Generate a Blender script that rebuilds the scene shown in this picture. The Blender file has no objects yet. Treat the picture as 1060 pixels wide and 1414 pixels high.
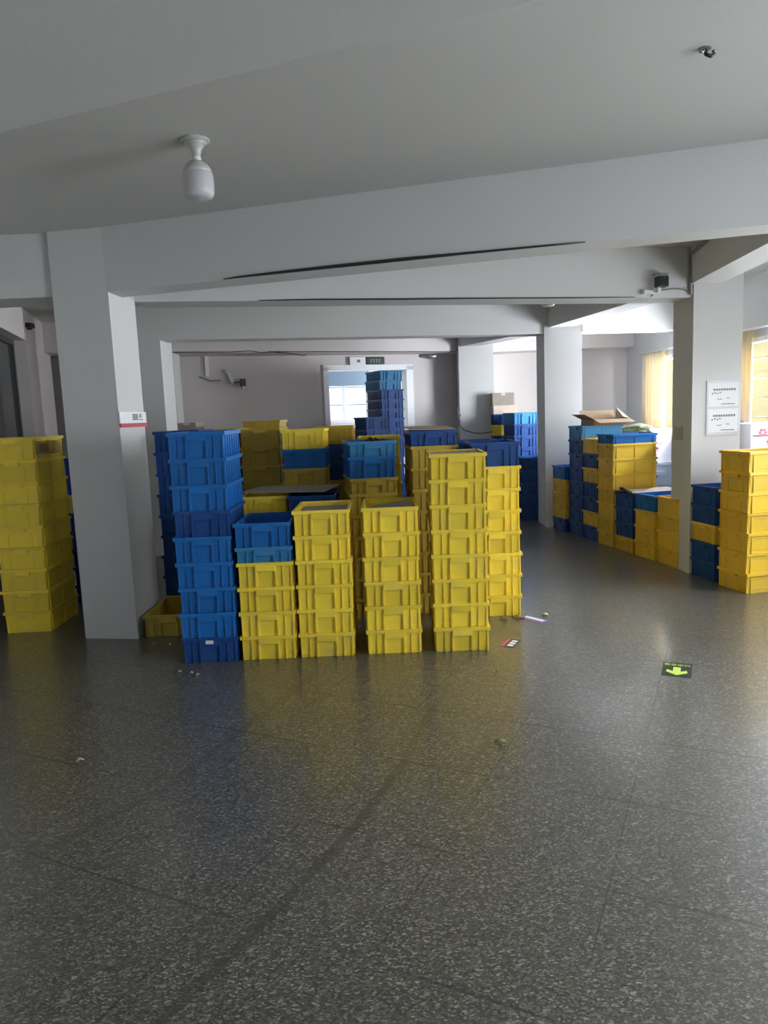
import bpy, math, random
from mathutils import Vector, Matrix
random.seed(4)
S = bpy.context.scene
COL = S.collection
R = math.radians

# ------------------------------------------------------------------ materials
def new_mat(name):
    m = bpy.data.materials.new(name); m.use_nodes = True
    nt = m.node_tree
    return m, nt, nt.nodes['Principled BSDF']

def plain(name, col, rough=0.5, metal=0.0, spec=0.5, var=0.0, scale=6.0, bump=0.0, bscale=60.0):
    m, nt, b = new_mat(name)
    b.inputs['Roughness'].default_value = rough
    b.inputs['Metallic'].default_value = metal
    b.inputs['Specular IOR Level'].default_value = spec
    N, L = nt.nodes, nt.links
    if var > 0:
        tc = N.new('ShaderNodeTexCoord')
        no = N.new('ShaderNodeTexNoise'); no.inputs['Scale'].default_value = scale; no.inputs['Detail'].default_value = 5
        L.new(tc.outputs['Object'], no.inputs['Vector'])
        mx = N.new('ShaderNodeMix'); mx.data_type = 'RGBA'
        mx.inputs[6].default_value = (*[c * (1 - var) for c in col], 1)
        mx.inputs[7].default_value = (*[min(1, c * (1 + var)) for c in col], 1)
        L.new(no.outputs['Fac'], mx.inputs[0]); L.new(mx.outputs[2], b.inputs['Base Color'])
        if bump > 0:
            n2 = N.new('ShaderNodeTexNoise'); n2.inputs['Scale'].default_value = bscale
            L.new(tc.outputs['Object'], n2.inputs['Vector'])
            bp = N.new('ShaderNodeBump'); bp.inputs['Strength'].default_value = bump; bp.inputs['Distance'].default_value = 0.01
            L.new(n2.outputs['Fac'], bp.inputs['Height']); L.new(bp.outputs['Normal'], b.inputs['Normal'])
    else:
        b.inputs['Base Color'].default_value = (*col, 1)
    return m

def glass_mat(name, tint=(1, 1, 1), lo=0.05, hi=0.5, rough=0.02):
    m = bpy.data.materials.new(name); m.use_nodes = True
    nt = m.node_tree; N, L = nt.nodes, nt.links
    N.clear()
    out = N.new('ShaderNodeOutputMaterial'); mix = N.new('ShaderNodeMixShader')
    tr = N.new('ShaderNodeBsdfTransparent'); tr.inputs['Color'].default_value = (*tint, 1)
    gl = N.new('ShaderNodeBsdfGlossy'); gl.inputs['Roughness'].default_value = rough
    lw = N.new('ShaderNodeLayerWeight'); lw.inputs['Blend'].default_value = 0.25
    fr = N.new('ShaderNodeMapRange'); fr.inputs['From Min'].default_value = 0; fr.inputs['From Max'].default_value = 1
    fr.inputs['To Min'].default_value = lo; fr.inputs['To Max'].default_value = hi
    L.new(lw.outputs['Facing'], fr.inputs['Value'])
    L.new(fr.outputs[0], mix.inputs[0]); L.new(tr.outputs[0], mix.inputs[1]); L.new(gl.outputs[0], mix.inputs[2])
    L.new(mix.outputs[0], out.inputs['Surface'])
    return m

def crate_mat(name, col, dust=(0.35, 0.33, 0.28), rough=0.42):
    """moulded plastic with scuffs and dust; every crate a little different in tone"""
    m, nt, b = new_mat(name); N, L = nt.nodes, nt.links
    tc = N.new('ShaderNodeTexCoord'); oi = N.new('ShaderNodeObjectInfo')
    no = N.new('ShaderNodeTexNoise'); no.noise_dimensions = '4D'
    no.inputs['Scale'].default_value = 7; no.inputs['Detail'].default_value = 8
    L.new(tc.outputs['Object'], no.inputs['Vector'])
    mw = N.new('ShaderNodeMath'); mw.operation = 'MULTIPLY'; mw.inputs[1].default_value = 40
    L.new(oi.outputs['Random'], mw.inputs[0]); L.new(mw.outputs[0], no.inputs['W'])
    rp = N.new('ShaderNodeValToRGB'); rp.color_ramp.elements[0].position = 0.52; rp.color_ramp.elements[1].position = 0.8
    rp.color_ramp.elements[1].color = (0.3, 0.3, 0.3, 1)
    L.new(no.outputs['Fac'], rp.inputs['Fac'])
    mx = N.new('ShaderNodeMix'); mx.data_type = 'RGBA'
    L.new(rp.outputs['Color'], mx.inputs[0])
    mx.inputs[6].default_value = (*col, 1); mx.inputs[7].default_value = (*dust, 1)
    hs = N.new('ShaderNodeHueSaturation')
    mr = N.new('ShaderNodeMapRange'); mr.inputs['To Min'].default_value = 0.86; mr.inputs['To Max'].default_value = 1.1
    L.new(oi.outputs['Random'], mr.inputs['Value']); L.new(mr.outputs[0], hs.inputs['Value'])
    L.new(mx.outputs[2], hs.inputs['Color']); L.new(hs.outputs['Color'], b.inputs['Base Color'])
    b.inputs['Roughness'].default_value = rough
    b.inputs['Specular IOR Level'].default_value = 0.4
    return m

def wall_mat(name, col):
    m, nt, b = new_mat(name); N, L = nt.nodes, nt.links
    g = N.new('ShaderNodeNewGeometry')
    n1 = N.new('ShaderNodeTexNoise'); n1.inputs['Scale'].default_value = 0.9; n1.inputs['Detail'].default_value = 6
    n2 = N.new('ShaderNodeTexNoise'); n2.inputs['Scale'].default_value = 45; n2.inputs['Detail'].default_value = 3
    for n in (n1, n2): L.new(g.outputs['Position'], n.inputs['Vector'])
    mx = N.new('ShaderNodeMix'); mx.data_type = 'RGBA'
    mx.inputs[6].default_value = (*[c * 0.93 for c in col], 1); mx.inputs[7].default_value = (*[min(1, c * 1.04) for c in col], 1)
    L.new(n1.outputs['Fac'], mx.inputs[0]); L.new(mx.outputs[2], b.inputs['Base Color'])
    bp = N.new('ShaderNodeBump'); bp.inputs['Strength'].default_value = 0.06; bp.inputs['Distance'].default_value = 0.01
    L.new(n2.outputs['Fac'], bp.inputs['Height']); L.new(bp.outputs['Normal'], b.inputs['Normal'])
    b.inputs['Roughness'].default_value = 0.75; b.inputs['Specular IOR Level'].default_value = 0.25
    return m

def terrazzo():
    m, nt, b = new_mat('terrazzo floor'); N, L = nt.nodes, nt.links
    def math_(op, a, bb=None, clamp=False):
        n = N.new('ShaderNodeMath'); n.operation = op; n.use_clamp = clamp
        for i, v in enumerate((a, bb)):
            if v is None: continue
            if isinstance(v, (int, float)): n.inputs[i].default_value = v
            else: L.new(v, n.inputs[i])
        return n.outputs[0]
    def vec(op, a, bb):
        n = N.new('ShaderNodeVectorMath'); n.operation = op
        for i, v in enumerate((a, bb)):
            if v is None: continue
            if isinstance(v, tuple): n.inputs[i].default_value = v
            else: L.new(v, n.inputs[i])
        return n
    g = N.new('ShaderNodeNewGeometry'); pos = g.outputs['Position']
    # flaky stone chips in a grey-olive cement: three layers of slivers lying different ways
    wob = N.new('ShaderNodeTexNoise'); wob.inputs['Scale'].default_value = 40; L.new(pos, wob.inputs['Vector'])
    wv = vec('SCALE', wob.outputs['Color'], None); wv.inputs['Scale'].default_value = 0.022
    p2 = vec('ADD', pos, wv.outputs[0]).outputs[0]
    def chips(turn, sx, sy, lo, hi):
        mp = N.new('ShaderNodeMapping'); mp.inputs['Rotation'].default_value = (0, 0, R(turn)); mp.inputs['Scale'].default_value = (sx, sy, 30)
        L.new(p2, mp.inputs['Vector'])
        v = N.new('ShaderNodeTexVoronoi'); v.voronoi_dimensions = '2D'; v.inputs['Scale'].default_value = 1; L.new(mp.outputs[0], v.inputs['Vector'])
        sep = N.new('ShaderNodeSeparateColor'); L.new(v.outputs['Color'], sep.inputs[0])
        rad = N.new('ShaderNodeMapRange'); rad.inputs['To Min'].default_value = lo; rad.inputs['To Max'].default_value = hi
        L.new(sep.outputs[0], rad.inputs['Value'])
        d = math_('SUBTRACT', rad.outputs[0], v.outputs['Distance'])
        return math_('MULTIPLY', d, 8.0, True), sep.outputs[1], sep.outputs[2]
    m1, r1, q1 = chips(20, 62, 130, 0.0, 0.62)
    m2, r2, q2 = chips(80, 75, 150, 0.1, 0.62)
    m3, r3, q3 = chips(-40, 95, 170, 0.1, 0.62)
    big = N.new('ShaderNodeTexNoise'); big.inputs['Scale'].default_value = 0.8; big.inputs['Detail'].default_value = 5; L.new(pos, big.inputs['Vector'])
    base = N.new('ShaderNodeMix'); base.data_type = 'RGBA'
    base.inputs[6].default_value = (0.050, 0.045, 0.036, 1); base.inputs[7].default_value = (0.070, 0.064, 0.052, 1)
    L.new(big.outputs['Fac'], base.inputs[0])
    def chipcol(r):
        cr = N.new('ShaderNodeValToRGB'); e = cr.color_ramp.elements
        e[0].position = 0.0; e[0].color = (0.08, 0.076, 0.06, 1)
        e[1].position = 1.0; e[1].color = (0.35, 0.335, 0.285, 1)
        k = e.new(0.45); k.color = (0.12, 0.112, 0.09, 1)
        k = e.new(0.75); k.color = (0.195, 0.185, 0.15, 1)
        L.new(r, cr.inputs['Fac']); return cr.outputs['Color']
    a1 = N.new('ShaderNodeMix'); a1.data_type = 'RGBA'
    L.new(m2, a1.inputs[0]); L.new(base.outputs[2], a1.inputs[6]); L.new(chipcol(r2), a1.inputs[7])
    a3 = N.new('ShaderNodeMix'); a3.data_type = 'RGBA'
    L.new(m3, a3.inputs[0]); L.new(a1.outputs[2], a3.inputs[6]); L.new(chipcol(r3), a3.inputs[7])
    a2 = N.new('ShaderNodeMix'); a2.data_type = 'RGBA'
    L.new(m1, a2.inputs[0]); L.new(a3.outputs[2], a2.inputs[6]); L.new(chipcol(r1), a2.inputs[7])
    # square joints, 0.555 m, turned 25.5 degrees
    ang = R(25.5); O = (1.37, 3.59, 0)
    rel = vec('SUBTRACT', pos, O).outputs[0]
    al = vec('DOT_PRODUCT', rel, (math.sin(ang), math.cos(ang), 0)).outputs['Value']
    cr_ = vec('DOT_PRODUCT', rel, (math.cos(ang), -math.sin(ang), 0)).outputs['Value']
    fade = N.new('ShaderNodeTexNoise'); fade.inputs['Scale'].default_value = 1.7; L.new(pos, fade.inputs['Vector'])
    fd = math_('MULTIPLY', math_('SUBTRACT', fade.outputs['Fac'], 0.38), 7.0, True)
    def line(x, k):
        pp = math_('PINGPONG', math_('ADD', x, 55.5), 0.2775)
        return math_('SUBTRACT', 1.0, math_('MULTIPLY', pp, k), True)
    joint = math_('MULTIPLY', math_('MAXIMUM', line(al, 105.0), line(cr_, 190.0)), math_('MULTIPLY', fd, 0.75))
    # smooth dark repair streaks left in the terrazzo
    def streak(pts, w, strength):
        tot = None
        for (ax, ay), (bx, by) in zip(pts[:-1], pts[1:]):
            d = Vector((bx - ax, by - ay, 0)); l2 = d.length_squared
            q = vec('SUBTRACT', pos, (ax, ay, 0)).outputs[0]
            t = math_('DIVIDE', vec('DOT_PRODUCT', q, tuple(d)).outputs['Value'], l2, True)
            sc = N.new('ShaderNodeVectorMath'); sc.operation = 'SCALE'; sc.inputs[0].default_value = tuple(d); L.new(t, sc.inputs['Scale'])
            ln = vec('LENGTH', vec('SUBTRACT', q, sc.outputs[0]).outputs[0], None).outputs['Value']
            k = math_('MULTIPLY', math_('SUBTRACT', 1.0, math_('DIVIDE', ln, w)), 2.5 * strength)
            tot = k if tot is None else math_('MAXIMUM', tot, k)
        return math_('MINIMUM', math_('MAXIMUM', tot, 0.0), strength)
    s1 = streak([(-0.66, 1.58), (-0.40, 2.02), (-0.13, 2.55), (0.05, 3.0)], 0.024, 0.62)
    s2 = streak([(-1.25, 2.45), (-0.95, 2.85), (-0.45, 4.1)], 0.03, 0.4)
    s3 = streak([(0.15, 2.6), (0.55, 3.4), (0.9, 4.3)], 0.02, 0.25)
    s4 = streak([(0.05, 3.0), (0.16, 3.4), (0.34, 3.9)], 0.026, 0.3)
    st = math_('MAXIMUM', s1, math_('MAXIMUM', s4, math_('MAXIMUM', s2, s3)))
    dk = N.new('ShaderNodeMix'); dk.data_type = 'RGBA'; dk.inputs[7].default_value = (0.05, 0.046, 0.038, 1)
    L.new(st, dk.inputs[0]); L.new(a2.outputs[2], dk.inputs[6])
    jn = N.new('ShaderNodeMix'); jn.data_type = 'RGBA'; jn.inputs[7].default_value = (0.02, 0.018, 0.016, 1)
    L.new(joint, jn.inputs[0]); L.new(dk.outputs[2], jn.inputs[6])
    hsv = N.new('ShaderNodeHueSaturation'); hsv.inputs['Value'].default_value = 0.74
    L.new(jn.outputs[2], hsv.inputs['Color']); L.new(hsv.outputs['Color'], b.inputs['Base Color'])
    rr = N.new('ShaderNodeMapRange'); rr.inputs['To Min'].default_value = 0.30; rr.inputs['To Max'].default_value = 0.40
    L.new(big.outputs['Fac'], rr.inputs['Value']); L.new(rr.outputs[0], b.inputs['Roughness'])
    b.inputs['Specular IOR Level'].default_value = 1.0
    b.inputs['Coat Weight'].default_value = 0.38; b.inputs['Coat Roughness'].default_value = 0.14; b.inputs['Coat IOR'].default_value = 1.5
    bp = N.new('ShaderNodeBump'); bp.inputs['Strength'].default_value = 0.07; bp.inputs['Distance'].default_value = 0.004
    hh = math_('SUBTRACT', math_('ADD', m1, m2), math_('MULTIPLY', joint, 3.0))
    L.new(hh, bp.inputs['Height']); L.new(bp.outputs['Normal'], b.inputs['Normal'])
    return m

M = {
    'paint': wall_mat('white wall paint', (0.62, 0.62, 0.615)),
    'ceil': wall_mat('ceiling paint', (0.53, 0.53, 0.505)),
    'backwall': wall_mat('warm wall paint', (0.60, 0.555, 0.54)),
    'floor': terrazzo(),
    'Y': crate_mat('yellow plastic', (0.88, 0.67, 0.06)),
    'B': crate_mat('blue plastic', (0.012, 0.15, 0.47), (0.10, 0.2, 0.34)),
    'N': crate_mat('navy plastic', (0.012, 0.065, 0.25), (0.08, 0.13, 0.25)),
    'D': crate_mat('aged shaded yellow plastic', (0.52, 0.37, 0.05), (0.30, 0.26, 0.18)),  # older yellow crates, colour also darkened for the shade behind the front row
    'A': crate_mat('amber yellow plastic', (0.76, 0.50, 0.045)),
    'T': crate_mat('light blue plastic', (0.035, 0.22, 0.46), (0.14, 0.27, 0.38)),
    'card': plain('cardboard', (0.42, 0.31, 0.21), 0.85, var=0.12, scale=9),
    'cardgrey': plain('greyed cardboard', (0.30, 0.265, 0.22), 0.85, var=0.15, scale=9),
    'cardpale': plain('pale cardboard', (0.62, 0.52, 0.42), 0.85, var=0.08, scale=9),
    'white': plain('white plastic', (0.75, 0.75, 0.74), 0.4),
    'porcelain': plain('lamp enamel', (0.50, 0.50, 0.47), 0.3),
    'opal': plain('opal diffuser', (0.50, 0.50, 0.52), 0.35),
    'black': plain('black plastic', (0.012, 0.012, 0.013), 0.45),
    'cable': plain('dark cable', (0.02, 0.02, 0.022), 0.6),
    'greycable': plain('grey cable', (0.25, 0.24, 0.24), 0.6),
    'steel': plain('grey steel', (0.35, 0.35, 0.36), 0.4, 0.8),
    'rightwall': wall_mat('lit warm wall paint', (0.82, 0.77, 0.74)),  # warm wall paint lightened to stand in for window light
    'dgreen': plain('dark green sign', (0.010, 0.028, 0.016), 0.45, var=0.2, scale=30),
    'lime': plain('lime ink', (0.55, 0.72, 0.10), 0.5),
    'ink': plain('grey ink', (0.16, 0.16, 0.17), 0.7),
    'redink': plain('red ink', (0.52, 0.07, 0.09), 0.6),
    'pink': plain('pink red print', (0.80, 0.16, 0.24), 0.6),
    'paper': plain('paper', (0.80, 0.81, 0.83), 0.6),
    'film': glass_mat('clear film', (0.97, 0.97, 0.97), .02, .05, .35),
    'glass': glass_mat('window glass', (0.97, 0.985, 1.0), .02, .08),
    'carton': plain('white carton', (0.74, 0.71, 0.74), 0.7, var=0.04),
    'socket': plain('grey socket plate', (0.42, 0.42, 0.36), 0.5),
    'curtain': plain('cream curtain', (0.85, 0.74, 0.50), 0.9),
    'frame': plain('window frame', (0.78, 0.79, 0.80), 0.4),
    'grille': plain('grey window bars', (0.13, 0.135, 0.14), 0.5),
    'dframe': plain('dark window frame', (0.06, 0.065, 0.065), 0.4),
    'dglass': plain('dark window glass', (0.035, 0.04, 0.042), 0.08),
    'blind': plain('blue grey blind', (0.22, 0.32, 0.44), 0.7, var=0.05),
    'green': plain('green cloth', (0.11, 0.14, 0.07), 0.9, var=0.25, scale=14),
    'tub': plain('grey tub plastic', (0.50, 0.54, 0.56), 0.4),
    'rubber': plain('black rubber', (0.015, 0.015, 0.015), 0.7),
    'cardblue': plain('blue card print', (0.10, 0.18, 0.42), 0.5),
    'cardnavy': plain('dark blue card print', (0.05, 0.06, 0.10), 0.5),
    'leaf': plain('dry leaf', (0.20, 0.19, 0.06), 0.7),
    'scrap': plain('pale scrap', (0.55, 0.50, 0.35), 0.7),
    'stucco': plain('yellow stucco', (0.85, 0.70, 0.35), 0.9, var=0.06, scale=2),
    'ground': plain('outdoor paving', (0.45, 0.44, 0.42), 0.9, var=0.1, scale=1),
    'clearbag': glass_mat('clear pocket', (0.95, 0.95, 0.93)),
}

def see_through_cloth(m, amount):
    nt = m.node_tree; b = nt.nodes['Principled BSDF']; out = nt.nodes['Material Output']
    tr = nt.nodes.new('ShaderNodeBsdfTranslucent'); tr.inputs['Color'].default_value = b.inputs['Base Color'].default_value
    mx = nt.nodes.new('ShaderNodeMixShader'); mx.inputs[0].default_value = amount
    nt.links.new(b.outputs[0], mx.inputs[1]); nt.links.new(tr.outputs[0], mx.inputs[2]); nt.links.new(mx.outputs[0], out.inputs['Surface'])
see_through_cloth(M['curtain'], 0.22)

# ------------------------------------------------------------------ mesh building
class MB:
    def __init__(s): s.v = []; s.f = []
    def add(s, vs, fs):
        o = len(s.v); s.v += [tuple(v) for v in vs]; s.f += [tuple(i + o for i in f) for f in fs]; return s
    def box(s, x0, x1, y0, y1, z0, z1):
        vs = [(x, y, z) for z in (z0, z1) for x, y in ((x0, y0), (x1, y0), (x1, y1), (x0, y1))]
        return s.add(vs, [(3, 2, 1, 0), (4, 5, 6, 7), (0, 1, 5, 4), (1, 2, 6, 5), (2, 3, 7, 6), (3, 0, 4, 7)])
    def obox(s, c, size, m3):
        hx, hy, hz = [q / 2 for q in size]
        vs = [Vector(c) + m3 @ Vector((x * hx, y * hy, z * hz)) for z in (-1, 1) for x, y in ((-1, -1), (1, -1), (1, 1), (-1, 1))]
        return s.add(vs, [(3, 2, 1, 0), (4, 5, 6, 7), (0, 1, 5, 4), (1, 2, 6, 5), (2, 3, 7, 6), (3, 0, 4, 7)])
    def prism(s, poly, z0, z1):
        area = sum(a[0] * b[1] - b[0] * a[1] for a, b in zip(poly, poly[1:] + poly[:1]))
        if area < 0: poly = poly[::-1]
        n = len(poly)
        vs = [(x, y, z0) for x, y in poly] + [(x, y, z1) for x, y in poly]
        fs = [tuple(range(n - 1, -1, -1)), tuple(range(n, 2 * n))] + [(i, (i + 1) % n, n + (i + 1) % n, n + i) for i in range(n)]
        return s.add(vs, fs)
    def frustum(s, b, t, z0, z1, open_top=False, flip=False):
        vs = [(x * b[0], y * b[1], z0) for x, y in ((-1, -1), (1, -1), (1, 1), (-1, 1))] + [(x * t[0], y * t[1], z1) for x, y in ((-1, -1), (1, -1), (1, 1), (-1, 1))]
        fs = [(3, 2, 1, 0), (0, 1, 5, 4), (1, 2, 6, 5), (2, 3, 7, 6), (3, 0, 4, 7)]
        if not open_top: fs.append((4, 5, 6, 7))
        if flip: fs = [f[::-1] for f in fs]
        return s.add(vs, fs)
    def ring(s, o, i, z0, z1):
        c = ((-1, -1), (1, -1), (1, 1), (-1, 1))
        vs = [(x * o[0], y * o[1], z) for z in (z0, z1) for x, y in c] + [(x * i[0], y * i[1], z) for z in (z0, z1) for x, y in c]
        fs = []
        for k in range(4):
            n = (k + 1) % 4
            fs += [(k, n, 4 + n, 4 + k), (8 + n, 8 + k, 12 + k, 12 + n), (4 + k, 4 + n, 12 + n, 12 + k), (n, k, 8 + k, 8 + n)]
        return s.add(vs, fs)
    def lathe(s, prof, c=(0, 0, 0), seg=28, cap=True):
        n = len(prof)
        vs = [(c[0] + r * math.cos(2 * math.pi * k / seg), c[1] + r * math.sin(2 * math.pi * k / seg), c[2] + z) for k in range(seg) for r, z in prof]
        fs = [(k * n + i, ((k + 1) % seg) * n + i, ((k + 1) % seg) * n + i + 1, k * n + i + 1) for k in range(seg) for i in range(n - 1)]
        if cap:
            fs.append(tuple(k * n for k in range(seg))[::-1]); fs.append(tuple(k * n + n - 1 for k in range(seg)))
        return s.add(vs, fs)
    def tube(s, pts, r, seg=8):
        pts = [Vector(p) for p in pts]; vs = []; fs = []
        for i, p in enumerate(pts):
            t = (pts[min(i + 1, len(pts) - 1)] - pts[max(i - 1, 0)]).normalized()
            a = t.cross(Vector((0, 0, 1)))
            if a.length < 1e-3: a = t.cross(Vector((1, 0, 0)))
            a.normalize(); b = t.cross(a)
            rr = r[i] if isinstance(r, (list, tuple)) else r
            vs += [p + a * rr * math.cos(2 * math.pi * k / seg) + b * rr * math.sin(2 * math.pi * k / seg) for k in range(seg)]
        for i in range(len(pts) - 1):
            fs += [(i * seg + k, i * seg + (k + 1) % seg, (i + 1) * seg + (k + 1) % seg, (i + 1) * seg + k) for k in range(seg)]
        fs.append(tuple(range(seg))[::-1]); fs.append(tuple((len(pts) - 1) * seg + k for k in range(seg)))
        return s.add(vs, fs)
    def mesh(s, name, mat):
        me = bpy.data.meshes.new(name); me.from_pydata(s.v, [], s.f); me.update()
        me.materials.append(mat)
        return me
    def build(s, name, mat, parent=None, smooth=False, bevel=0.0, normals=True):
        import bmesh
        me = s.mesh(name, mat)
        bm = bmesh.new(); bm.from_mesh(me)
        if normals: bmesh.ops.recalc_face_normals(bm, faces=bm.faces)
        if bevel > 0:
            bmesh.ops.bevel(bm, geom=[e for e in bm.edges if e.calc_face_angle(0) > 0.5], offset=bevel, segments=2, affect='EDGES', profile=0.7)
        bm.to_mesh(me); bm.free()
        if smooth:
            for p in me.polygons: p.use_smooth = True
        o = bpy.data.objects.new(name, me); COL.objects.link(o)
        if parent: o.parent = parent
        return o

def thing(name, label, cat, loc=(0, 0, 0), rz=0.0, group=None):
    o = bpy.data.objects.new(name, None); COL.objects.link(o); o.empty_display_size = 0.1
    o.location = loc; o.rotation_euler = (0, 0, rz); tag(o, label, cat, group); return o
def tag(o, label, cat, group=None):
    o['label'] = label; o['category'] = cat
    if group: o['group'] = group
    return o
def struct(o, label=None, cat=None):
    o['kind'] = 'structure'
    if label: o['label'] = label
    if cat: o['category'] = cat
    return o
def text(name, body, size, mat, parent, loc, rot, extrude=0.0006):
    c = bpy.data.curves.new(name, 'FONT'); c.body = body; c.size = size; c.extrude = extrude
    c.align_x = 'CENTER'; c.align_y = 'CENTER'
    c.materials.append(mat)
    t = bpy.data.objects.new('tmp', c); COL.objects.link(t)
    bpy.context.view_layer.update()
    me = bpy.data.meshes.new_from_object(t.evaluated_get(bpy.context.evaluated_depsgraph_get()))
    bpy.data.objects.remove(t); bpy.data.curves.remove(c)
    if not me.materials: me.materials.append(mat)
    o = bpy.data.objects.new(name, me); COL.objects.link(o); o.parent = parent; o.location = loc; o.rotation_euler = rot
    return o

# ------------------------------------------------------------------ camera
cam = bpy.data.cameras.new('camera'); co = bpy.data.objects.new('camera', cam); COL.objects.link(co)
p, ro = R(7.59), R(2.28)
R0 = Vector((1, 0, 0)); FW = Vector((0, math.cos(p), -math.sin(p))); U0 = Vector((0, math.sin(p), math.cos(p)))
rt = math.cos(ro) * R0 - math.sin(ro) * U0; up = math.cos(ro) * U0 + math.sin(ro) * R0
mm = Matrix((rt, up, -FW)).transposed().to_4x4(); mm.translation = Vector((0, 0, 1.5))
co.matrix_world = mm
cam.sensor_fit = 'HORIZONTAL'; cam.sensor_width = 36.0; cam.lens = 36.0 * 1000.0 / 1060.0
cam.clip_start = 0.05; cam.clip_end = 200
S.camera = co

# ------------------------------------------------------------------ room shell
ZC, ZB = 2.80, 2.385
XR = 3.92
struct(MB().prism([(-6, -4), (5, -4), (5, 14), (-6, 14)], -0.2, 0).build('floor', M['floor']), 'speckled grey terrazzo floor with faint square joints', 'floor')
struct(MB().prism([(-6, -4), (5, -4), (5, 14), (-6, 14)], ZC, ZC + 0.2).build('ceiling', M['ceil']), 'off white painted concrete ceiling slab', 'ceiling')

def wall_with_holes(name, a, b, thick, holes, mat, zt=ZC, side=1):
    """wall from a to b; holes = (s0, s1, z0, z1) in metres along it; thickness to the side given"""
    a, b = Vector((*a, 0)), Vector((*b, 0)); d = (b - a); Ln = d.length; d.normalize()
    n = Vector((-d.y, d.x, 0)) * side
    mb = MB()
    def seg(s0, s1, z0, z1):
        if s1 - s0 < 1e-4 or z1 - z0 < 1e-4: return
        q = [a + d * s0, a + d * s1, a + d * s1 + n * thick, a + d * s0 + n * thick]
        mb.prism([(v.x, v.y) for v in q], z0, z1)
    s = 0
    for s0, s1, z0, z1 in sorted(holes):
        seg(s, s0, 0, zt); seg(s0, s1, 0, z0); seg(s0, s1, z1, zt); s = s1
    seg(s, Ln, 0, zt)
    return struct(mb.build(name, mat)), a, d, n

def window(n, a, d, nrm, s0, s1, z0, z1, depth, bars=True, mat='frame', glass='glass', cross=2, rails=4):
    """framed window set in a wall opening"""
    root = bpy.data.objects.new('window_%d' % n, None); COL.objects.link(root); root['kind'] = 'structure'
    c = a + d * ((s0 + s1) / 2) + nrm * depth
    root.location = (c.x, c.y, 0); root.rotation_euler = (0, 0, math.atan2(d.y, d.x))
    w = (s1 - s0) / 2; f = 0.05
    mb = MB()
    mb.box(-w, -w + f, -.03, .03, z0, z1).box(w - f, w, -.03, .03, z0, z1).box(-w, w, -.03, .03, z0, z0 + f).box(-w, w, -.03, .03, z1 - f, z1)
    for k in range(1, cross): x = -w + 2 * w * k / cross; mb.box(x - .022, x + .022, -.025, .025, z0, z1)
    mb.build('window_frame', M[mat], root)
    MB().box(-w + f, w - f, -.003, .003, z0 + f, z1 - f).build('pane', M[glass], root)
    if bars:
        g = MB(); sg = 1 if (nrm.x * -d.y + nrm.y * d.x) > 0 else -1
        y = 0.06 * sg
        for k in range(1, rails): z = z0 + (z1 - z0) * k / rails; g.box(-w, w, y - .006, y + .006, z - .006, z + .006)
        for k in range(1, 3): x = -w + 2 * w * k / 3; g.box(x - .005, x + .005, y - .005, y + .005, z0, z1)
        g.build('grille', M['grille'], root)
    return root

# right wall with its row of daylight windows
RH = [(-2.6 + 4, -0.6 + 4, .75, 2.25), (0.2 + 4, 2.4 + 4, .75, 2.25), (3.1 + 4, 5.3 + 4, .75, 2.25), (6.0 + 4, 8.2 + 4, 1.12, 2.15), (8.6 + 4, 10.72 + 4, 1.12, 2.15)]
wr, a, d, n = wall_with_holes('wall_right', (XR, -4), (XR, 14), 0.24, RH, M['paint'], side=-1)
for k, h in enumerate(RH): window(k + 1, a, d, n, *h, 0.035, rails=5)
wall_with_holes('wall_front', (-3.2, -4), (4.2, -4), 0.2, [], M['paint'], side=-1)
# left wall: straight near the camera, splayed beyond the corner
wall_with_holes('wall_left', (-3.0, -4), (-3.0, 5.07), 0.2, [], M['paint'])
LA, LB = Vector((-3.0, 5.07, 0)), Vector((-4.42, 10.3, 0))
wl, a, d, n = wall_with_holes('wall_left_splay', LA[:2], LB[:2], 0.24, [(0.6, 3.1, 0.0, 2.46), (4.62, 5.3, 0.0, 2.46)], M['backwall'])
for k, (s0, s1) in enumerate(((0.6, 3.1), (4.62, 5.3))):
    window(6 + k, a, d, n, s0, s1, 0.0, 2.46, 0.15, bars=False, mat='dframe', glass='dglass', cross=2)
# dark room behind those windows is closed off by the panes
# back wall, left piece with a doorway into the stair porch, right piece
BA, BB = Vector((-4.5, 9.79, 0)), Vector((1.45, 11.88, 0))
bd = (BB - BA).normalized()
s_l = (Vector((-0.79, 11.09, 0)) - BA).dot(bd); s_r = (Vector((0.455, 11.53, 0)) - BA).dot(bd)
wb, a, d, n = wall_with_holes('wall_back', BA[:2], BB[:2], 0.2, [(s_l, s_r, 0, 2.23)], M['backwall'])
# white casing round the doorway
dr = bpy.data.objects.new('door_1', None); COL.objects.link(dr); dr['kind'] = 'structure'
c = a + d * ((s_l + s_r) / 2); dr.location = (c.x, c.y, 0); dr.rotation_euler = (0, 0, math.atan2(d.y, d.x))
w = (s_r - s_l) / 2
MB().box(-w - .05, -w + .03, -.03, .2, 0, 2.25).box(w - .03, w + .08, -.03, .2, 0, 2.25).box(-w - .05, w + .08, -.03, .2, 2.2, 2.28).build('door_casing', M['frame'], dr)
wall_with_holes('wall_back_right', (1.45, 11.88), (3.92, 11.62), 0.2, [], M['rightwall'])
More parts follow.
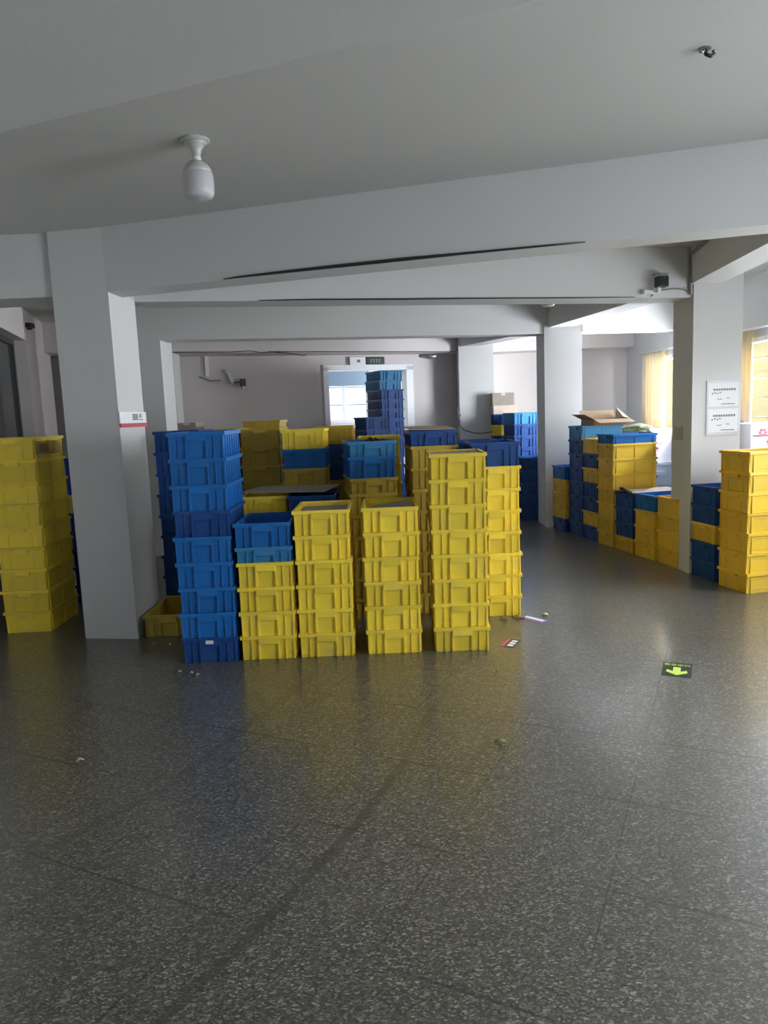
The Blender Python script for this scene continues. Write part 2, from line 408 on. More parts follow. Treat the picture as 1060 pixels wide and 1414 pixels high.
# porch behind the doorway with its window
n3 = n; PA = a + d * (s_l - 0.3) + n3 * 1.4; PB = a + d * (s_r + 0.3) + n3 * 1.4
wp, a2, d2, n2 = wall_with_holes('wall_porch', PA[:2], PB[:2], 0.15, [(0.1, 1.45, 1.40, 2.32)], M['paint'])
wall_with_holes('wall_porch_side', (a + d * (s_l - 0.3) + n3 * 0.2)[:2], (a + d * (s_l - 0.3) + n3 * 1.4)[:2], 0.12, [], M['paint'])  # right side left open, a made-up gap for the added lamp
wpw = window(8, a2, d2, n2, 0.1, 1.45, 1.40, 2.32, 0.08, cross=3, rails=3)
MB().box(-.66, .66, -.075, -.055, 2.03, 2.34).build('roller_blind', M['blind'], wpw)

# columns
def column(k, poly, mat='paint', zt=ZC):
    return struct(MB().prism(poly, 0, zt).build('trim_%d' % k, M[mat]), None, None)
c0 = column(1, [(-2.172, 5.04), (-1.775, 4.976), (-1.75, 5.43), (-2.14, 5.50)])
struct(c0, 'white square column left of the tall blue stack', 'column')
c1 = column(2, [(2.69, 6.30), (3.145, 6.37), (3.12, 6.73), (2.665, 6.66)])
struct(c1, 'white square column carrying the framed notices', 'column')
c2 = column(3, [(2.075, 9.2), (2.545, 9.2), (2.545, 9.66), (2.075, 9.66)])
struct(c2, 'bright white square column behind the low blue and yellow stack', 'column')
c3 = column(4, [(1.24, 11.35), (1.77, 11.33), (1.79, 11.85), (1.26, 11.87)])
struct(c3, 'white column at the back wall right of the doorway', 'column')
q1 = column(5, [(-2.42, 8.27), (-3.05, 8.14), (-3.05, 8.6), (-2.42, 8.72)])
struct(q1, 'grey white column seen just right of the near column', 'column')
q2 = column(6, [(-2.70, 9.76), (-3.2, 9.6), (-3.2, 10.0), (-2.72, 10.15)])
struct(q2, 'narrow grey column edge at the left end of the back wall', 'column')
# beams
def beam(k, poly, z0, label, mat='paint', z1=ZC):
    return struct(MB().prism(poly, z0, z1).build('trim_%d' % k, M[mat]), label, 'beam')
fy = lambda x: 4.955 - 0.301 * (x + 1.71)
beam(7, [(-2.10, fy(-2.10)), (XR, fy(XR)), (XR, fy(XR) + .23), (-2.04, fy(-2.04) + .23)], ZB, 'long slanting white beam from the near column to the upper right')
beam(8, [(-2.10, 5.075), (-3.0, 5.07), (-3.0, 5.43), (-2.10, 5.44)], ZB, 'short beam from the near column to the left wall')
beam(9, [(-1.76, 5.43), (2.69, 6.33), (2.69, 6.63), (-1.76, 5.73)], 2.39, 'second white beam behind the slanting one, with the small floodlight')
beam(10, [(-2.42, 8.27), (2.08, 9.22), (2.08, 9.52), (-2.42, 8.57)], 2.43, 'third beam from the far left column to the bright column')
beam(11, [(2.545, 9.16), (XR, 9.40), (XR, 9.68), (2.545, 9.46)], 2.43, 'bright beam running right from the bright column to the window wall')
beam(12, [(-4.3, 9.05), (1.24, 11.5), (1.3, 11.84), (-4.4, 9.84)], 2.43, 'last beam along the top of the back wall', 'backwall')
beam(13, [(1.77, 11.36), (XR, 11.30), (XR, 11.64), (1.79, 11.86)], 2.40, 'beam over the back right wall', 'rightwall')
beam(14, [(2.67, 6.32), (2.45, 3.9), (2.73, 3.82), (2.93, 6.32)], 2.50, 'beam running from the notice column toward the viewer')
beam(15, [(2.13, 9.21), (2.62, 6.66), (2.90, 6.70), (2.42, 9.22)], 2.50, 'beam joining the bright column and the notice column')
beam(16, [(1.27, 11.36), (2.10, 9.50), (2.38, 9.60), (1.55, 11.40)], 2.50, 'beam joining the back column and the bright column')
ty = lambda x: 1.868 - 0.398 * x
beam(17, [(-3.0, ty(-3.0)), (XR, ty(XR)), (XR, ty(XR) - .85), (-3.0, ty(-3.0) - .85)], ZB, 'wide pale beam crossing overhead at the upper left')

# outdoors
struct(MB().box(9, 9.4, -4, 34, -.05, 3.4).box(8.96, 9.0, -4, 34, 2.2, 2.3).box(8.96, 9, -4, 34, .9, 1.0).build('wall_outside', M['stucco']), 'yellow boundary building beyond the windows', 'building')
struct(MB().prism([(4.2, -8), (14, -8), (14, 36), (4.2, 36)], -0.25, -0.05).build('floor_outside', M['ground']), 'paved yard beyond the windows', 'ground')

# ------------------------------------------------------------------ crates
CW, CL = 0.1775, 0.26     # half width and half length at the rim
MESH = {}
def crate_meshes(style, h, col):
    key = (style, h, col)
    if key in MESH: return MESH[key]
    t = h - 0.014
    b = MB()
    wb_, lb, wt, lt = 0.160, 0.242, 0.1675, 0.249
    b.frustum((wb_, lb), (wt, lt), 0.0, t + .006, open_top=True)
    b.frustum((wb_ - .005, lb - .005), (wt - .005, lt - .005), 0.007, t + .006, open_top=True, flip=True)
    fr = lambda z: lb + (lt - lb) * z / h          # half length of the outer face at height z
    fw = lambda z: wb_ + (wt - wb_) * z / h
    def rib_end(s, x, w, z0, z1, d):
        y0, y1 = s * (lb - .004), s * (fr(z1) + d)
        b.box(x - w / 2, x + w / 2, min(y0, y1), max(y0, y1), z0, z1)
    def rib_side(s, y, w, z0, z1, d):
        x0, x1 = s * (wb_ - .004), s * (fw(z1) + d)
        b.box(min(x0, x1), max(x0, x1), y - w / 2, y + w / 2, z0, z1)
    for s in (-1, 1):
        if style == 'ribbed':
            for x in (-.108, .108): rib_end(s, x, .006, .002, t, .005)
            for x in (-.062, .062): rib_end(s, x, .007, .002, t, .009)
            for x in (-.160, .160): rib_end(s, x, .010, .002, t, .004)
            for x0, x1 in ((-.160, -.062), (.062, .160)):
                b.box(x0, x1, *sorted((s * (lb - .004), s * (fr(.03) + .003))), .022, .027)
                b.box(x0, x1, *sorted((s * (lb - .004), s * (fr(t) + .002))), t - .018, t - .012)
            for y in (-.21, -.14, -.07, 0, .07, .14, .21): rib_side(s, y, .006, .002, t, .005)
            b.box(*sorted((s * (wb_ - .004), s * (fw(.03) + .003))), -.23, .23, .022, .027)
        else:
            for x in (-.155, .155): rib_end(s, x, .012, .002, t, .004)
            for x in (-.085, .085): rib_end(s, x, .004, .002, h * .62, .003)
            b.box(-.085, .085, *sorted((s * (lb - .004), s * (fr(h * .62) + .003))), h * .60, h * .63)
            for y in (-.215, 0, .215): rib_side(s, y, .012, .002, t, .004)
            b.box(*sorted((s * (wb_ - .004), s * (fw(.03) + .003))), -.23, .23, .024, .029)
            b.box(*sorted((s * (wb_ - .004), s * (fw(t) + .003))), -.23, .23, t - .03, t - .024)
    rim = MB(); rim.ring((CW, CL), (wt - .006, lt - .006), h - .014, h)
    rim.ring((CW, CL), (CW - .004, CL - .004), h - .022, h - .013)
    gf = []
    for s in (-1, 1):
        g = MB()
        zt_, zb_ = h - .014, h - (.052 if style == 'ribbed' else .042)
        hw = .060 if style == 'ribbed' else .050
        g.box(-hw, hw, *sorted((s * (lb), s * (CL + (.003 if style == 'ribbed' else .007)))), zb_, zt_)
        if style == 'ribbed':
            g.box(-hw, -hw + .007, *sorted((s * lb, s * (CL - .006))), .004, zb_)
            g.box(hw - .007, hw, *sorted((s * lb, s * (CL - .006))), .004, zb_)
        gf.append(g.mesh('crate_grip', M[col]))
    MESH[key] = (b.mesh('crate_body', M[col]), rim.mesh('crate_rim', M[col]), gf)
    return MESH[key]

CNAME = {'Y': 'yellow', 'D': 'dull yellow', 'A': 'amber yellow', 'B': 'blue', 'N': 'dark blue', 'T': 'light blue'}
ORD = ['lowest', 'second', 'third', 'fourth', 'fifth', 'sixth', 'seventh', 'eighth', 'ninth', 'tenth', 'eleventh', 'twelfth', 'thirteenth', 'fourteenth', 'fifteenth', 'sixteenth']
PROTO = {}
def new_crate(style, h, col):
    """first crate of a kind is built, later ones are object copies sharing its meshes"""
    key = (style, h, col)
    if key not in PROTO:
        root = bpy.data.objects.new('plastic_crate', None); root.empty_display_size = .1
        bm_, rm_, gm_ = crate_meshes(*key)
        kids = [bpy.data.objects.new('body', bm_), bpy.data.objects.new('rim', rm_)] + [bpy.data.objects.new('grip', g) for g in gm_]
        for k in kids: k.parent = root
        PROTO[key] = (root, kids, False)
    root, kids, used = PROTO[key]
    if not used:
        PROTO[key] = (root, kids, True); r, ks = root, kids
    else:
        r = root.copy(); ks = []
        for k in kids:
            q = k.copy(); q.parent = r; ks.append(q)
    COL.objects.link(r)
    for k in ks: COL.objects.link(k)
    return r

def stack(where, group, cx, cy, yaw, layers, style='ribbed', h=0.157, jit=0.004, top=None):
    """cx, cy: middle of the stack's front end on the floor; layers from the floor up"""
    yw = R(yaw); z = 0.0; out = []
    bx, by = cx - math.sin(yw) * CL, cy + math.cos(yw) * CL
    nl = len(layers)
    for i, L_ in enumerate(layers):
        col, hh = (L_, h) if isinstance(L_, str) else L_
        r = new_crate(style, hh, col)
        j = jit if i else 0
        r.location = (bx + random.uniform(-j, j), by + random.uniform(-j, j), z)
        r.rotation_euler = (0, 0, yw + R(random.uniform(-.6, .6)) * (1 if jit else 0))
        if nl == 1: lab = '%s plastic crate %s' % (CNAME[col], where)
        elif i == nl - 1 and top: lab = top
        else:
            pos = 'topmost' if i == nl - 1 else ('lowest' if i == 0 else ORD[i] + ' up')
            lab = '%s crate, %s in the %s' % (CNAME[col], pos, where)
        tag(r, lab, 'crate', group)
        z += hh; out.append(r)
    return bx, by, z, out

FR = 'crates of the front row'
BK = 'crates behind the front row'
RW = 'crates in the row along the right columns'
LF = 'crates in the left bay'
FA = 'crates far back by the doorway and bright column'
f1 = stack('front row\'s tall blue stack', FR, -1.124, 4.40, 0, list('NBBBBNBBB'), h=.1605)
f2 = stack('front stack beside the tall blue one', FR, -.757, 4.412, 0, ['Y', 'Y', 'Y', 'Y', ('T', .098), ('B', .15)], h=.156,
           top='open empty blue crate topping the low front stack beside the tall blue one')
f3 = stack('front row\'s third stack from left', FR, -.389, 4.42, 0, list('YYYYYY'), h=.156, top='open yellow crate with flat cardboard inside, topping the front row\'s third stack')
f4 = stack('front row\'s fourth stack from left', FR, .037, 4.43, 0, list('YYYYYY'), h=.156, top='open yellow crate with tilted cardboard inside, topping the front row\'s fourth stack')
f5 = stack('tallest yellow stack of the front row', FR, .462, 4.424, -1.5, list('YYYYYYYY'), h=.1565, top='yellow crate filled with printed cardboard topping the tallest yellow front stack')
f6 = stack('blue-topped stack right of the front row', FR, .815, 5.18, 0, list('YYYYYYY') + [('N', .172)], h=.158, top='dark blue crate topping the yellow stack right of the front row')

g0 = stack('blue stack between column and front blue stack', BK, -1.567, 5.56, 0, list('YNNNNNNNN'), h=.1605)  # navy stands in for the shade on these blue crates
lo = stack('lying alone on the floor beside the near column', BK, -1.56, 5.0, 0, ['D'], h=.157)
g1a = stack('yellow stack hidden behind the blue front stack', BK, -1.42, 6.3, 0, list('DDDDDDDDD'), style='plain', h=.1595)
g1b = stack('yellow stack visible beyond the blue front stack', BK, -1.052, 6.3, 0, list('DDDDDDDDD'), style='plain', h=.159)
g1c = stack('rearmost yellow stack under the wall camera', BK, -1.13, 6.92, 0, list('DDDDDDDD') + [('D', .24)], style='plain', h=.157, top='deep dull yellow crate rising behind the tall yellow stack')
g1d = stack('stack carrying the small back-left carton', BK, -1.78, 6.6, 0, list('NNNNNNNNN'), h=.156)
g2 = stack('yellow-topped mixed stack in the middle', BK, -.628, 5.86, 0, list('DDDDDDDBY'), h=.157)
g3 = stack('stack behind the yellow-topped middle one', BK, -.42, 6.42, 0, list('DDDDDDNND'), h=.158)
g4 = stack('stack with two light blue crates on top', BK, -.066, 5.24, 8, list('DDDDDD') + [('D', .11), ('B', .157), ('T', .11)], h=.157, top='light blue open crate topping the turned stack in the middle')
g5 = stack('yellow stack behind the light blue crates', BK, -.02, 5.97, 0, list('YYYYYYY') + [('Y', .23)], style='plain', h=.157)
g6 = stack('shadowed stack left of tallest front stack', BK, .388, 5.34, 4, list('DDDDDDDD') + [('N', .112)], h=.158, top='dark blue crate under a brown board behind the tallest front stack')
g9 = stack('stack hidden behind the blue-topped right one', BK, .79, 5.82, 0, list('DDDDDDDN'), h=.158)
g7 = stack('stack under the loose sheet\'s left end', BK, -.885, 5.31, 0, list('YYYYYY'), h=.157)
g8 = stack('stack under the loose sheet\'s right end', BK, -.522, 5.23, 0, list('NNNNNN'), h=.157)

sl = stack('leftmost yellow stack', LF, -2.676, 5.24, 1, list('YYYYYYYYY'), style='plain', h=.1605, top='yellow crate with a clear label pocket topping the leftmost stack')
s2 = stack('stack between leftmost stack and column', LF, -2.50, 6.1, 2, list('NNNNNYNN'), style='plain', h=.156)

# the row along the right-hand columns: short ends face the aisle
YW = -78.5
def row(where, ax, ay, layers, style='plain', h=.157, yaw=YW, top=None):
    """ax, ay: middle of the end that faces the aisle"""
    return stack(where, RW, ax, ay, yaw, layers, style, h, .003, top)
h2 = row('low stack against the bright column', 2.16, 9.04 - .15, ['N'] + ['A'] * 3 + ['B'], h=.160, yaw=-78.5)
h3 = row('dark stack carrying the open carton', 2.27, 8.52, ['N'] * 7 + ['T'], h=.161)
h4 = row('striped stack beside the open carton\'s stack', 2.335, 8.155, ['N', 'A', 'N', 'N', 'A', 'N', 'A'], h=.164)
h5 = row('right row\'s blue-topped yellow stack', 2.395, 7.785, ['A'] * 7 + [('B', .10)], h=.158)
h6 = row('dark blue stack under the pale board', 2.475, 7.41, ['A'] + ['N'] * 3, h=.152)
h7 = row('low right-row stack with open blue top', 2.55, 7.04, ['A'] * 3 + ['B'], h=.158)
h8 = row('low yellow stack against the notice column', 2.63, 6.665, ['A'] * 4, h=.160, yaw=-80)
h9 = row('mixed stack right of the notice column', 2.712, 6.10, ['N', 'N', 'A', 'N', 'N'], h=.160, yaw=-81)
h10 = row('yellow stack at the right edge', 2.772, 5.695, ['A'] * 7, h=.159, yaw=-78)
hb = stack('stack behind the row under the green bag', RW, 3.08, 8.56, 0, ['N'] * 7, 'plain', .166, .003)

h1a = stack('dark blue stack left of the bright column', FA, 2.06, 9.72, 0, list('NNNNN'), h=.172)
h1b = stack('taller blue stack behind the bright column', FA, 2.06, 10.32, 8, list('NNNNNNNN') + [('T', .16)], h=.163)
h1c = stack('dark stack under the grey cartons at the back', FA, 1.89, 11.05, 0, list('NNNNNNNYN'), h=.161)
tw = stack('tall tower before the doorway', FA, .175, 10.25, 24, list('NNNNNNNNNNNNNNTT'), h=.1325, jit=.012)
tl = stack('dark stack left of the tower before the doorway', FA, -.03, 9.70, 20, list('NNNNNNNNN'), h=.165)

# ------------------------------------------------------------------ cardboard and loose things on the crates
def sheet(name, label, loc, size, rot, mat, group=None, cat='cardboard sheet', th=.005):
    o = MB().box(-size[0] / 2, size[0] / 2, -size[1] / 2, size[1] / 2, 0, th).build(name, M[mat])
    o.location = loc; o.rotation_euler = tuple(R(q) for q in rot); tag(o, label, cat, group); return o
CB = 'flat cardboard on the crates'
sheet('cardboard_sheet', 'flat brown cardboard lying inside the open crate of the third front stack', (f3[0], f3[1], f3[2] - .035), (.30, .46), (0, 0, 0), 'cardgrey', CB)
sheet('cardboard_sheet', 'cardboard tilted inside the open crate of the fourth front stack', (f4[0] + .01, f4[1], f4[2] - .033), (.27, .45), (0, -7, 0), 'cardgrey', CB)
pc = thing('printed_cardboard', 'printed cardboard filling the top crate of the tallest yellow front stack', 'cardboard sheet', (f5[0], f5[1], f5[2] - .014), R(-1.5), CB)
MB().box(-.155, .155, -.235, .235, 0, .005).build('board', M['card'], pc)
for k in range(3):
    MB().box(-.02 + k * .05, .015 + k * .05, .02, .16, .005, .0062).build('print_mark', M['ink'], pc)
sheet('cardboard_sheet', 'brown board covering the dark blue crate behind the tallest front stack', (g6[0], g6[1], g6[2] + .014), (.34, .50), (2, 1.2, 4), 'card', CB)
sheet('cardboard_sheet', 'loose grey cardboard sheet spread over two low stacks in the middle', (-.70, 5.50, .972), (.66, .40), (1.5, 0, -14), 'cardgrey', CB)
sheet('cardboard_sheet', 'pale board lying on the dark blue stack in the right row', (h6[0] + .05, h6[1] + .02, h6[2] + .012), (.58, .34), (0.5, 0, 11), 'cardpale', CB)
bo = MB()
for k, (dx, dy) in enumerate(((.0, .0), (.03, .02), (.06, -.03), (.02, -.06))):
    bo.tube([(dx - .06, dy - .05, .01), (dx, dy - .02, .05 + .01 * k), (dx + .05, dy + .03, .03), (dx + .02, dy + .07, .012)], .010)
bo = bo.build('black_strap_bundle', M['black']); bo.location = (g4[0], g4[1] + .05, g4[2] - .06); tag(bo, 'black strap bundle inside the light blue open crate', 'strap')
ns = MB()
for k in range(5):
    ns.tube([(-.03 + .012 * k, -.16 + .01 * k, .0), (-.06, -.08 + .03 * k, .035 + .006 * (k % 3)), (-.03, .05 + .02 * k, .03), (.02, .12, .008)], .012)
ns = ns.build('black_film_roll', M['black']); ns.location = (h6[0] - .2, h6[1], h6[2] + .004); tag(ns, 'crumpled black film sticking out under the pale board', 'film')
# clear label pocket on the leftmost stack's top crate
lp = MB().box(.181, .184, -.255, .15, .03, .13).box(.184, .190, -.20, -.06, .05, .11).build('label_pocket', M['clearbag'], sl[3][-1]); lp['label'] = 'clear plastic label pocket'
# white sticker on the lowest blue crate
st = MB().box(-.024, .024, -.2665, -.2635, .124, .146).build('sticker', M['white'], f1[3][0]); st['label'] = 'small white sticker'

# open carton on the tall dark blue stack
oc = thing('open_carton', 'open brown carton with raised flaps on the tall dark blue stack', 'carton', (h3[0] + .12, h3[1] + .02, h3[2]), R(10))
MB().ring((.22, .17), (.216, .166), 0, .07).box(-.22, .22, -.17, .17, 0, .004).build('carton_body', M['card'], oc)
def flap(name, pts, par):
    q = [Vector(p_) for p_ in pts]; nn = (q[1] - q[0]).cross(q[2] - q[0]).normalized() * .004
    MB().add(q + [v + nn for v in q], [(0, 1, 2, 3), (7, 6, 5, 4), (0, 4, 5, 1), (1, 5, 6, 2), (2, 6, 7, 3), (3, 7, 4, 0)]).build(name, M['card'], par)
flap('flap', [(-.22, -.17, .07), (-.22, .17, .07), (-.34, .17, .13), (-.34, -.17, .13)], oc)
flap('flap', [(.22, -.17, .07), (.22, .17, .07), (.23, .17, .20), (.14, -.17, .09)], oc)
flap('flap', [(-.22, .17, .07), (.22, .17, .07), (.22, .22, .17), (-.22, .22, .17)], oc)
flap('flap', [(-.22, -.17, .07), (.22, -.17, .07), (.24, -.27, .03), (-.20, -.27, .03)], oc)
# green bag
import bmesh
def blob(name, mat, loc, rad, seed, parent=None, amp=.25):
    bm = bmesh.new(); bmesh.ops.create_icosphere(bm, subdivisions=4, radius=1)
    from mathutils import noise
    for v in bm.verts:
        k = 1 + amp * noise.noise(v.co * 1.6 + Vector((seed, 0, 0))) + amp * .5 * noise.noise(v.co * 4 + Vector((0, seed, 0)))
        v.co = Vector((v.co.x * rad[0] * k, v.co.y * rad[1] * k, v.co.z * rad[2] * k))
        v.co.z = max(v.co.z, -rad[2] * .55)
    zmin = min(v.co.z for v in bm.verts)
    for v in bm.verts: v.co.z -= zmin
    me = bpy.data.meshes.new(name); bm.to_mesh(me); bm.free(); me.materials.append(M[mat])
    for p_ in me.polygons: p_.use_smooth = True
    o = bpy.data.objects.new(name, me); COL.objects.link(o); o.location = loc
    if parent: o.parent = parent
    return o
tag(blob('cloth_bag', 'green', (hb[0] + .02, hb[1], hb[2]), (.20, .15, .075), 3.0), 'dark green cloth bag slumped beside the open carton', 'bag')

def carton(label, loc, size, rz=0, mat='carton', group=None, prints=0, name='carton'):
    t = thing(name, label, 'carton', loc, R(rz), group)
    x, y, z = size
    MB().box(-x / 2, x / 2, -y / 2, y / 2, 0, z).build('box', M[mat], t, bevel=.004)
    MB().box(-.03, .03, -y / 2 - .001, y / 2 + .001, z * .8, z - .002).build('tape', M['cardpale'], t)
    for k in range(prints):
        px = -x * .26 + x * .16 * (k % 2); pz = z * (.80 - .2 * k)
        mb = MB()
        for q in range(6):
            an = q * math.pi / 3
            mb.obox((px + .027 * math.cos(an), -y / 2 - .001, pz + .027 * math.sin(an)), (.022, .003, .022), Matrix.Rotation(an, 3, 'Y'))
        mb.build('printed_flower', M['pink'], t)
    if prints:
        for k in range(2): MB().box(-x * .46, -x * .14, -y / 2 - .0015, -y / 2, z * (.42 + .3 * k), z * (.45 + .3 * k)).build('print_line', M['ink'], t)
    return t
tag_c = 'cartons with pink print by the windows'
carton('white carton with pink print beside right column, lowest of its pile', (3.66, 6.92, 0), (.46, .36, .43), 0, group=tag_c)
carton('white carton with pink print beside right column, middle of its pile', (3.66, 6.92, .43), (.46, .36, .43), 1, group=tag_c)
carton('white carton with pink flower print above the right yellow stack', (3.66, 6.92, .86), (.46, .36, .43), 0, prints=3, group=tag_c)
MB_ = stack('blue stack left of the white cartons', RW, 3.41, 7.20, 0, list('BBBBBBBB'), h=.163)
# grey trolley with tubs below the far window
tr = thing('trolley', 'dark low trolley with wheels below the far window', 'trolley', (3.60, 9.75, 0), 0)
MB().box(-.28, .28, -.25, .25, .36, .44).build('deck', M['steel'], tr)
for x in (-.2, .2):
    for y in (-.19, .19):
        w_ = MB().lathe([(.055, -.02), (.06, -.012), (.06, .012), (.055, .02)]).build('wheel', M['rubber'], tr, smooth=False); w_.rotation_euler = (0, R(90), 0); w_.location = (x, y, .06)
        MB().box(x - .015, x + .015, y - .015, y + .015, .06, .37).build('leg', M['black'], tr)
MB().box(-.2, .05, -.2, .2, .12, .36).lathe([(.0, 0), (.09, 0), (.09, .2), (0, .2)], (.14, -.1, .14)).build('motor', M['black'], tr)
tb = thing('plastic_tub', 'grey plastic tub on the trolley below the far window', 'tub', (3.60, 9.75, .44), 0)
MB().frustum((.24, .2), (.27, .23), 0, .29, open_top=True).frustum((.235, .195), (.265, .225), .01, .29, open_top=True, flip=True).build('tub_body', M['tub'], tb, normals=False)
MB().ring((.285, .245), (.26, .22), .275, .295).build('rim', M['tub'], tb)
MB().box(.0, .12, -.25, -.2, .14, .19).build('grip', M['tub'], tb)
sheet('paper_sheet', 'crumpled white paper lying across the grey tub', (3.60, 9.75, .738), (.5, .44), (0, 0, 12), 'paper', cat='paper')
carton('grey-white carton standing on the grey tub, left of its printed twin', (3.47, 9.80, .745), (.20, .30, .43), 0, group=tag_c)
carton('white carton with pink print standing on the grey tub', (3.725, 9.80, .745), (.26, .30, .43), 0, prints=3, group=tag_c)
# cartons by the bright column
gs = h1c
carton('grey-brown carton on the crates right of the back column', (gs[0] + .01, gs[1], gs[2]), (.35, .40, .13), 0, 'cardpale', 'cartons at the back right', name='carton')
carton('taped grey carton, upper one right of the back column', (gs[0] - .01, gs[1], gs[2] + .13), (.33, .36, .19), 0, 'cardgrey', 'cartons at the back right', name='carton')
carton('brown carton on the blue stack at the back left', (g1d[0] - .0, g1d[1], g1d[2]), (.17, .3, .10), 0, 'cardgrey')

# ------------------------------------------------------------------ fittings
# ceiling lamp: plate, flared neck, collar, bulb top and opal diffuser
lm = thing('ceiling_lamp', 'white bulb lamp hanging from the ceiling at upper left', 'lamp', (-.806, 3.562, ZC))
MB().lathe([(.02, 0), (.066, 0), (.067, -.006), (.060, -.012), (.02, -.012)][::-1]).build('ceiling_plate', M['porcelain'], lm, smooth=False)
MB().lathe([(.055, -.012), (.042, -.022), (.026, -.045), (.020, -.068), (.020, -.072)][::-1]).build('flared_neck', M['porcelain'], lm, smooth=True)
MB().lathe([(.018, -.072), (.021, -.076), (.022, -.088), (.018, -.094)][::-1]).build('collar', M['white'], lm, smooth=True)
MB().lathe([(.016, -.092), (.032, -.097), (.050, -.110), (.063, -.130), (.069, -.150)][::-1]).build('bulb_housing', M['porcelain'], lm, smooth=True)
MB().lathe([(.0690, -.150), (.0715, -.158), (.0725, -.20), (.0715, -.236), (.064, -.253), (.048, -.262), (.0, -.265)][::-1], cap=False).build('diffuser', M['opal'], lm, smooth=True)

hk = thing('ceiling_hook', 'small black and chrome hook screwed into the ceiling at upper right', 'hook', (1.256, 2.88, ZC))
MB().lathe([(.0, -.004), (.022, -.004), (.022, 0), (0, 0)]).build('plate', M['steel'], hk)
MB().tube([(0, 0, -.003), (.004, 0, -.02), (.022, .0, -.028), (.034, .0, -.018), (.03, .0, -.008)], .007).build('hook', M['black'], hk, smooth=True)
MB().tube([(0, 0, -.003), (-.012, -.01, -.016), (-.024, -.014, -.017)], .005).build('clip', M['steel'], hk, smooth=True)

bdir = Vector((4.45, .90, 0)).normalized(); bn = Vector((bdir.y, -bdir.x, 0))
def b2(s, z, off=0.0):   # a point on the second beam's front face
    v = Vector((-1.76, 5.43, 0)) + bdir * s + bn * off; return (v.x, v.y, z)
fl = thing('floodlight', 'small black floodlight on a bracket near the notice column', 'floodlight', b2(4.19, 2.50), math.atan2(bdir.y, bdir.x))
MB().box(-.045, .045, -.13, -.06, -.04, .045).build('lamp_body', M['black'], fl, bevel=.006)
MB().box(-.035, .035, -.134, -.13, -.03, .035).build('lens', M['dglass'], fl)
MB().box(-.02, .06, -.10, 0, .060, .075).box(.045, .053, -.10, -.085, .0, .07).build('bracket', M['steel'], fl)
MB().box(-.13, -.02, -.05, 0, -.085, -.055).box(-.03, .0, -.09, -.02, -.08, -.04).build('arm', M['white'], fl, bevel=.004)
MB().tube([(.06, -.02, .03), (.075, -.015, -.02), (.10, -.012, -.05)], .004).build('lead', M['white'], fl)
cb = MB().tube([b2(4.15, 2.40, .012), b2(4.17, 2.43, .012), b2(4.25, 2.45, .014), b2(4.36, 2.462, .014), b2(4.46, 2.455, .014), b2(4.515, 2.42, .014)], .007).build('floodlight_cable', M['greycable'], smooth=True)
tag(cb, 'grey cable looping from the floodlight to the column', 'cable')
cd = MB().tube([(2.665, 6.30, 2.41), (2.665, 6.30, 2.56), (2.662, 6.30, 2.74), (2.60, 5.7, 2.78)], .014).build('conduit', M['greycable'], smooth=True); tag(cd, 'grey conduit running up the corner above the notice column', 'conduit')

def nb(x, z, off=.012):   # a point just in front of the near beam's face
    return (x, fy(x) - off, z)
c_ = MB().tube([nb(-.95, ZB + .004), nb(-.85, ZB + .008), nb(-.6, ZB + .010), nb(-.2, ZB + .012), nb(.2, ZB + .012), nb(.5, ZB + .010), nb(.97, ZB + .006), nb(1.15, ZB + .004)], [.003, .006, .008, .010, .010, .007, .005, .003]).build('beam_cable', M['cable'], smooth=True)
tag(c_, 'black cable along the lower edge of the slanting beam', 'cable')
c_ = MB().tube([b2(.9, 2.392, .008), b2(1.3, 2.396, .008), b2(2.0, 2.394, .008), b2(2.5, 2.396, .008), b2(3.4, 2.394, .008), b2(4.0, 2.395, .008)], [.003, .006, .007, .006, .005, .003]).build('beam_cable', M['cable'], smooth=True)
tag(c_, 'dark cable along the lower edge of the second beam', 'cable')
def b4(t, z, off=.012):
    v = Vector((-2.7, 9.757, 0)).lerp(Vector((1.24, 11.5, 0)), t); return (v.x + .4 * off, v.y - off, z)
c_ = MB().tube([b4(0, 2.435), b4(.18, 2.437), b4(.24, 2.45), b4(.28, 2.425, .02), b4(.32, 2.44), b4(.6, 2.437), b4(.99, 2.436)], .005).build('beam_cable', M['cable'], smooth=True)
tag(c_, 'dark cable along the lower edge of the last beam', 'cable')
c_ = MB().tube([b4(.30, 2.44), b4(.36, 2.42), b4(.42, 2.385), b4(.425, 2.40)], .006).build('cable_end', M['cable'], smooth=True); tag(c_, 'loose cable end hanging under the last beam', 'cable')
hc = MB().tube([(1.225, 11.33, 1.52), (1.22, 11.30, 1.30), (1.30, 11.2, 1.22), (1.44, 11.15, 1.175), (1.60, 11.15, 1.17), (1.70, 11.15, 1.19)], .007).build('hanging_wire', M['cable'], smooth=True); tag(hc, 'black wire sagging from the back column to the crates', 'wire')
cc = thing('wire_coil', 'coil of grey wire hanging on the back column\'s edge', 'wire', (1.225, 11.33, 1.40))
MB().tube([(.0, -.01, .22), (-.03, -.02, .13), (.02, -.03, .06), (-.02, -.02, 0), (.025, -.02, -.06), (0, -.02, .02), (-.02, -.03, .1)], .010).build('coil', M['greycable'], cc, smooth=True)

